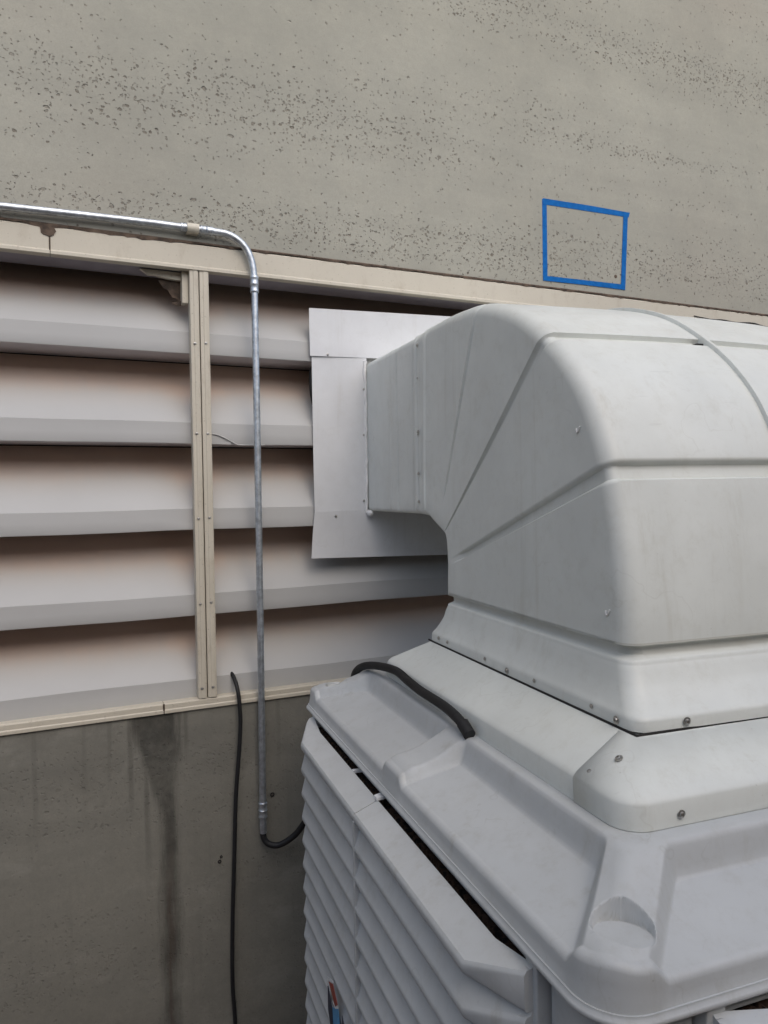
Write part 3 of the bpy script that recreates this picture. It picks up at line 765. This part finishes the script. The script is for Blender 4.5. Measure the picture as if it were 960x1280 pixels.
dense.append(V4[-1])
sl_arc = [0]
for i in range(1, len(dense)): sl_arc.append(sl_arc[-1]+math.hypot(dense[i][0]-dense[i-1][0], dense[i][1]-dense[i-1][1]))
def s_at(y, z_):
    return min(range(len(dense)), key=lambda i: (dense[i][0]-y)**2+(dense[i][1]-z_)**2)
# grooves: arc position, half width, depth, start of fade along the side (q)
GR = [(sl_arc[s_at(.986, .030)], .0165, .0125, .10, .13), (sl_arc[s_at(1.166, .280)], .0145, .0115, .03, .06)]
RIDGE = [(sl_arc[s_at(1.435, .401)], .0105, .0055, .14, .20)]
BEAD = [(sl_arc[s_at(1.725, .41)], .006, -.004, -1, -.5), (sl_arc[s_at(1.755, .41)], .004, .0015, -1, -.5)]
def trap(x): return sst(1.0, .62, abs(x))
def groove(s, q, side):
    g_ = 0
    for c_, hw, dp, f0, f1 in GR:
        if abs(s-c_) < hw*1.05: g_ += dp*trap((s-c_)/hw)*(sst(f0, f1, q) if side else 1)*(.75 if side else 1)
    for c_, hw, dp, f0, f1 in RIDGE+BEAD:
        if abs(s-c_) < hw*1.05: g_ += dp*trap((s-c_)/hw)*(sst(f0, f1, q) if side else .6)
    return g_
def cross_path(xl, xr, Oy, Oz, Iy, Iz, g_side, g_out, rO=.030, rI=.016):
    """closed loop of points; g_side(q), g_out inward depths"""
    O = Vector((0, Oy, Oz)); I = Vector((0, Iy, Iz)); dv = (O-I); Ln = dv.length; u = dv/Ln
    xa = Vector((1, 0, 0)); pts = []
    def P(x, q): return xa*x+I+u*q
    NQ = 22
    for i in range(NQ+1):
        q = rI+(Ln-rI-rO)*i/NQ; pts.append(P(xl+g_side(q/Ln), q))
    for i in range(1, 8):
        a = .5*math.pi*i/8; w_ = i/8
        g1 = g_side(1)*(1-w_)+0; g2 = g_out*w_
        pts.append(P(xl+rO-rO*math.cos(a)+g1, Ln-rO+rO*math.sin(a)-g2))
    NX = 26
    for i in range(NX+1):
        x = xl+rO+(xr-xl-2*rO)*i/NX; pts.append(P(x, Ln-g_out+.006*math.sin(math.pi*i/NX)))
    for i in range(1, 8):
        a = .5*math.pi*i/8; w_ = i/8
        pts.append(P(xr-rO+rO*math.sin(a)-g_side(1)*w_, Ln-rO+rO*math.cos(a)-g_out*(1-w_)))
    for i in range(NQ+1):
        q = Ln-rO-(Ln-rI-rO)*i/NQ; pts.append(P(xr-g_side(q/Ln), q))
    for i in range(1, 4):
        a = .5*math.pi*i/4; pts.append(P(xr-rI+rI*math.cos(a), rI-rI*math.sin(a)))
    for i in range(7):
        pts.append(P(xr-rI-(xr-xl-2*rI)*i/6, 0))
    for i in range(1, 4):
        a = .5*math.pi*i/4; pts.append(P(xl+rI-rI*math.sin(a), rI-rI*math.cos(a)))
    return pts
rows = []
for i, s4 in enumerate(dense):
    s = sl_arc[i]
    rows.append(cross_path(XL, XR, *s4, lambda q, s=s: groove(s, q, True), groove(s, 1, False)))
# lower groove, flare and base flange
def base_sec(z_, e):
    return (XL-e, XR+e, .942-e, z_, 1.613+e*.9, z_)
zb = -.245
prof = []
for i in range(1, 9):
    prof.append((zb-.0035*i*.3, 0))
prof = [(-.2480, .0), (-.2500, -.0008), (-.2525, -.006), (-.2560, -.010), (-.2680, -.0105), (-.2715, -.007), (-.2740, -.002), (-.2765, .0005), (-.2800, .001), (-.2830, .0028), (-.29, .007),
        (-.30, .0135), (-.310, .0205), (-.320, .0285), (-.330, .0375), (-.336, .044), (-.339, .0478), (-.342, .0505), (-.346, .052), (-.3605, .0525)]
prof = [(z_+.0065 if z_ > -.30 else z_, e*(1.0 if e < 0 else 1.06)) for z_, e in prof]
for z_, e in prof:
    xl, xr, oy, oz, iy, iz = base_sec(z_, e)
    e_r = max(0, e)
    rows.append(cross_path(xl+ (e_r*.5), xr-(e_r*.5), oy, oz, iy, iz, lambda q: 0, 0, .030+.0*e_r, .016+.3*e_r))
b = MB().grid([[LD(p) for p in r__] for r__ in rows], True)
b.build('elbow', 'plastic_duct', duct, 50)
# raised seam flange around the outer curve
cr = []
for i in range(0, len(dense), 4): cr.append(dense[i])
cr.append(dense[-1])
b = MB(); rows = []
path = [(c_[0], c_[1]) for c_ in cr]+[(.942, -.275), (.925, -.305), (.900, -.333), (.8865, -.345), (.8855, -.3605)]
for i, p in enumerate(path):
    a = path[max(i-1, 0)]; c_ = path[min(i+1, len(path)-1)]
    t = Vector((c_[0]-a[0], c_[1]-a[1])).normalized(); n = Vector((t.y, -t.x))
    if n.dot(Vector((p[0]-1.6, p[1]+.1))) < 0: n = -n
    y_, z_ = p
    def Q(x, h): return LD((x, y_+n.x*h, z_+n.y*h))
    rows.append([Q(1.086, -.02), Q(1.086, .012), Q(1.0872, .0135), Q(1.0938, .0135), Q(1.095, .012), Q(1.097, -.02)])
b.grid(rows, True, True); b.build('seam_flange', 'plastic_duct', duct, 40)
def cyl_on(p): return p
MB().box((1.070, 1.170-.010, .2705), (1.0865, 1.170+.012, .2810)).build('notch_shade', 'dark', duct, bevel=.001, xf=LD)  # dark box standing in for shade in the notch where groove meets flange

# straight collar from the elbow to the wall
b = MB(); rows = []
def yend(x): return (2.150+math.sin(DEL)*x)/math.cos(DEL)
ys = [1.7765]
for q in range(60): ys.append(1.7765+(q+1)*.0045)
ys += [2.08, 2.12, 2.16, 2.2]
def bead(y):
    g_ = 0
    for c_, hw, dp in ((1.790, .010, -.0045), (1.812, .005, .002), (1.93, .008, .0022), (1.985, .012, -.0015)):
        if abs(y-c_) < hw: g_ += dp*trap((y-c_)/hw)
    return g_
for y in ys:
    row = cross_path(XL+.002, XR-.002, y, .4040, y, -.0590, lambda q, y=y: bead(y), bead(y), .020, .012)
    rows.append(row)
last = [Vector((p.x, yend(p.x), p.z)) for p in rows[-1]]
rows[-1] = [Vector((p.x, p.y+(min(2.17, 2.17)-2.2), p.z)) for p in rows[-1]]
rows.append(last)
b.grid([[LD(p) for p in r__] for r__ in rows], True); b.build('duct_collar', 'plastic_duct', duct, 45)
for z_ in (.374, .29, .153, .146, .046, -.027):
    screw(LD((XL-.003, 1.766+random.uniform(-.002, .002), z_)), (-1, 0, 0), duct, .0032 if z_ in (.374, .153, .046, -.027) else .002)
# hood base screws
for y, z_, r in ((1.594, -.347, .003), (1.545, -.3475, .003), (1.361, -.3475, .0027), (1.268, -.3515, .004), (1.168, -.3475, .0027), (.995, -.3475, .0027), (.932, -.3515, .0042)):
    screw(LD((XL-.0285, y, z_)), (-1, 0, 0), duct, r)
for x in (.794, 1.05, 1.3):
    screw(LD((x, .884, -.3505)), (0, -1, 0), duct, .0045)
MB().tube([LD(p) for p in ((.705, 1.655, -.3615), (.705, .886, -.3615), (1.47, .882, -.3615))], .0022, 6).build('gasket', 'dark', duct, 60)
# weld marks on the left face
for y, z_ in ((1.067, .099), (.990, -.199)):
    b = MB().tube(smooth_path([LD((XL-.001, y-.006, z_+.006)), LD((XL-.002, y, z_-.004)), LD((XL-.001, y+.005, z_+.003))], 4), .0016, 6)
    b.build('weld_mark', 'white_seal', duct, 60)
# sealant bead between flashing and duct
P = []
for i in range(30):
    z_ = .405-.470*i/29
    P.append((yend(XL), z_))
b = MB(); pts = [LD((XL-.004+random.uniform(-.0015, .0015), yend(XL)-.034+random.uniform(-.002, .002), z_)) for _, z_ in P]
b.tube(pts, [random.uniform(.004, .0065) for _ in P], 8); b.build('sealant_bead', 'white_seal', duct, 60)
b = MB(); rows = []
c0 = Vector(LD((XL+.002, yend(XL)-.050, -.066)))
for i in range(7):
    a = math.pi*i/6-math.pi/2; rows.append([c0+Vector((.011*math.cos(a)*math.cos(2*math.pi*j/10)*(1+.2*math.sin(j*2.1)), .012*math.cos(a)*math.sin(2*math.pi*j/10), .010*math.sin(a))) for j in range(10)])
b.grid(rows, True); b.build('sealant_lump', 'white_seal', duct, 60)
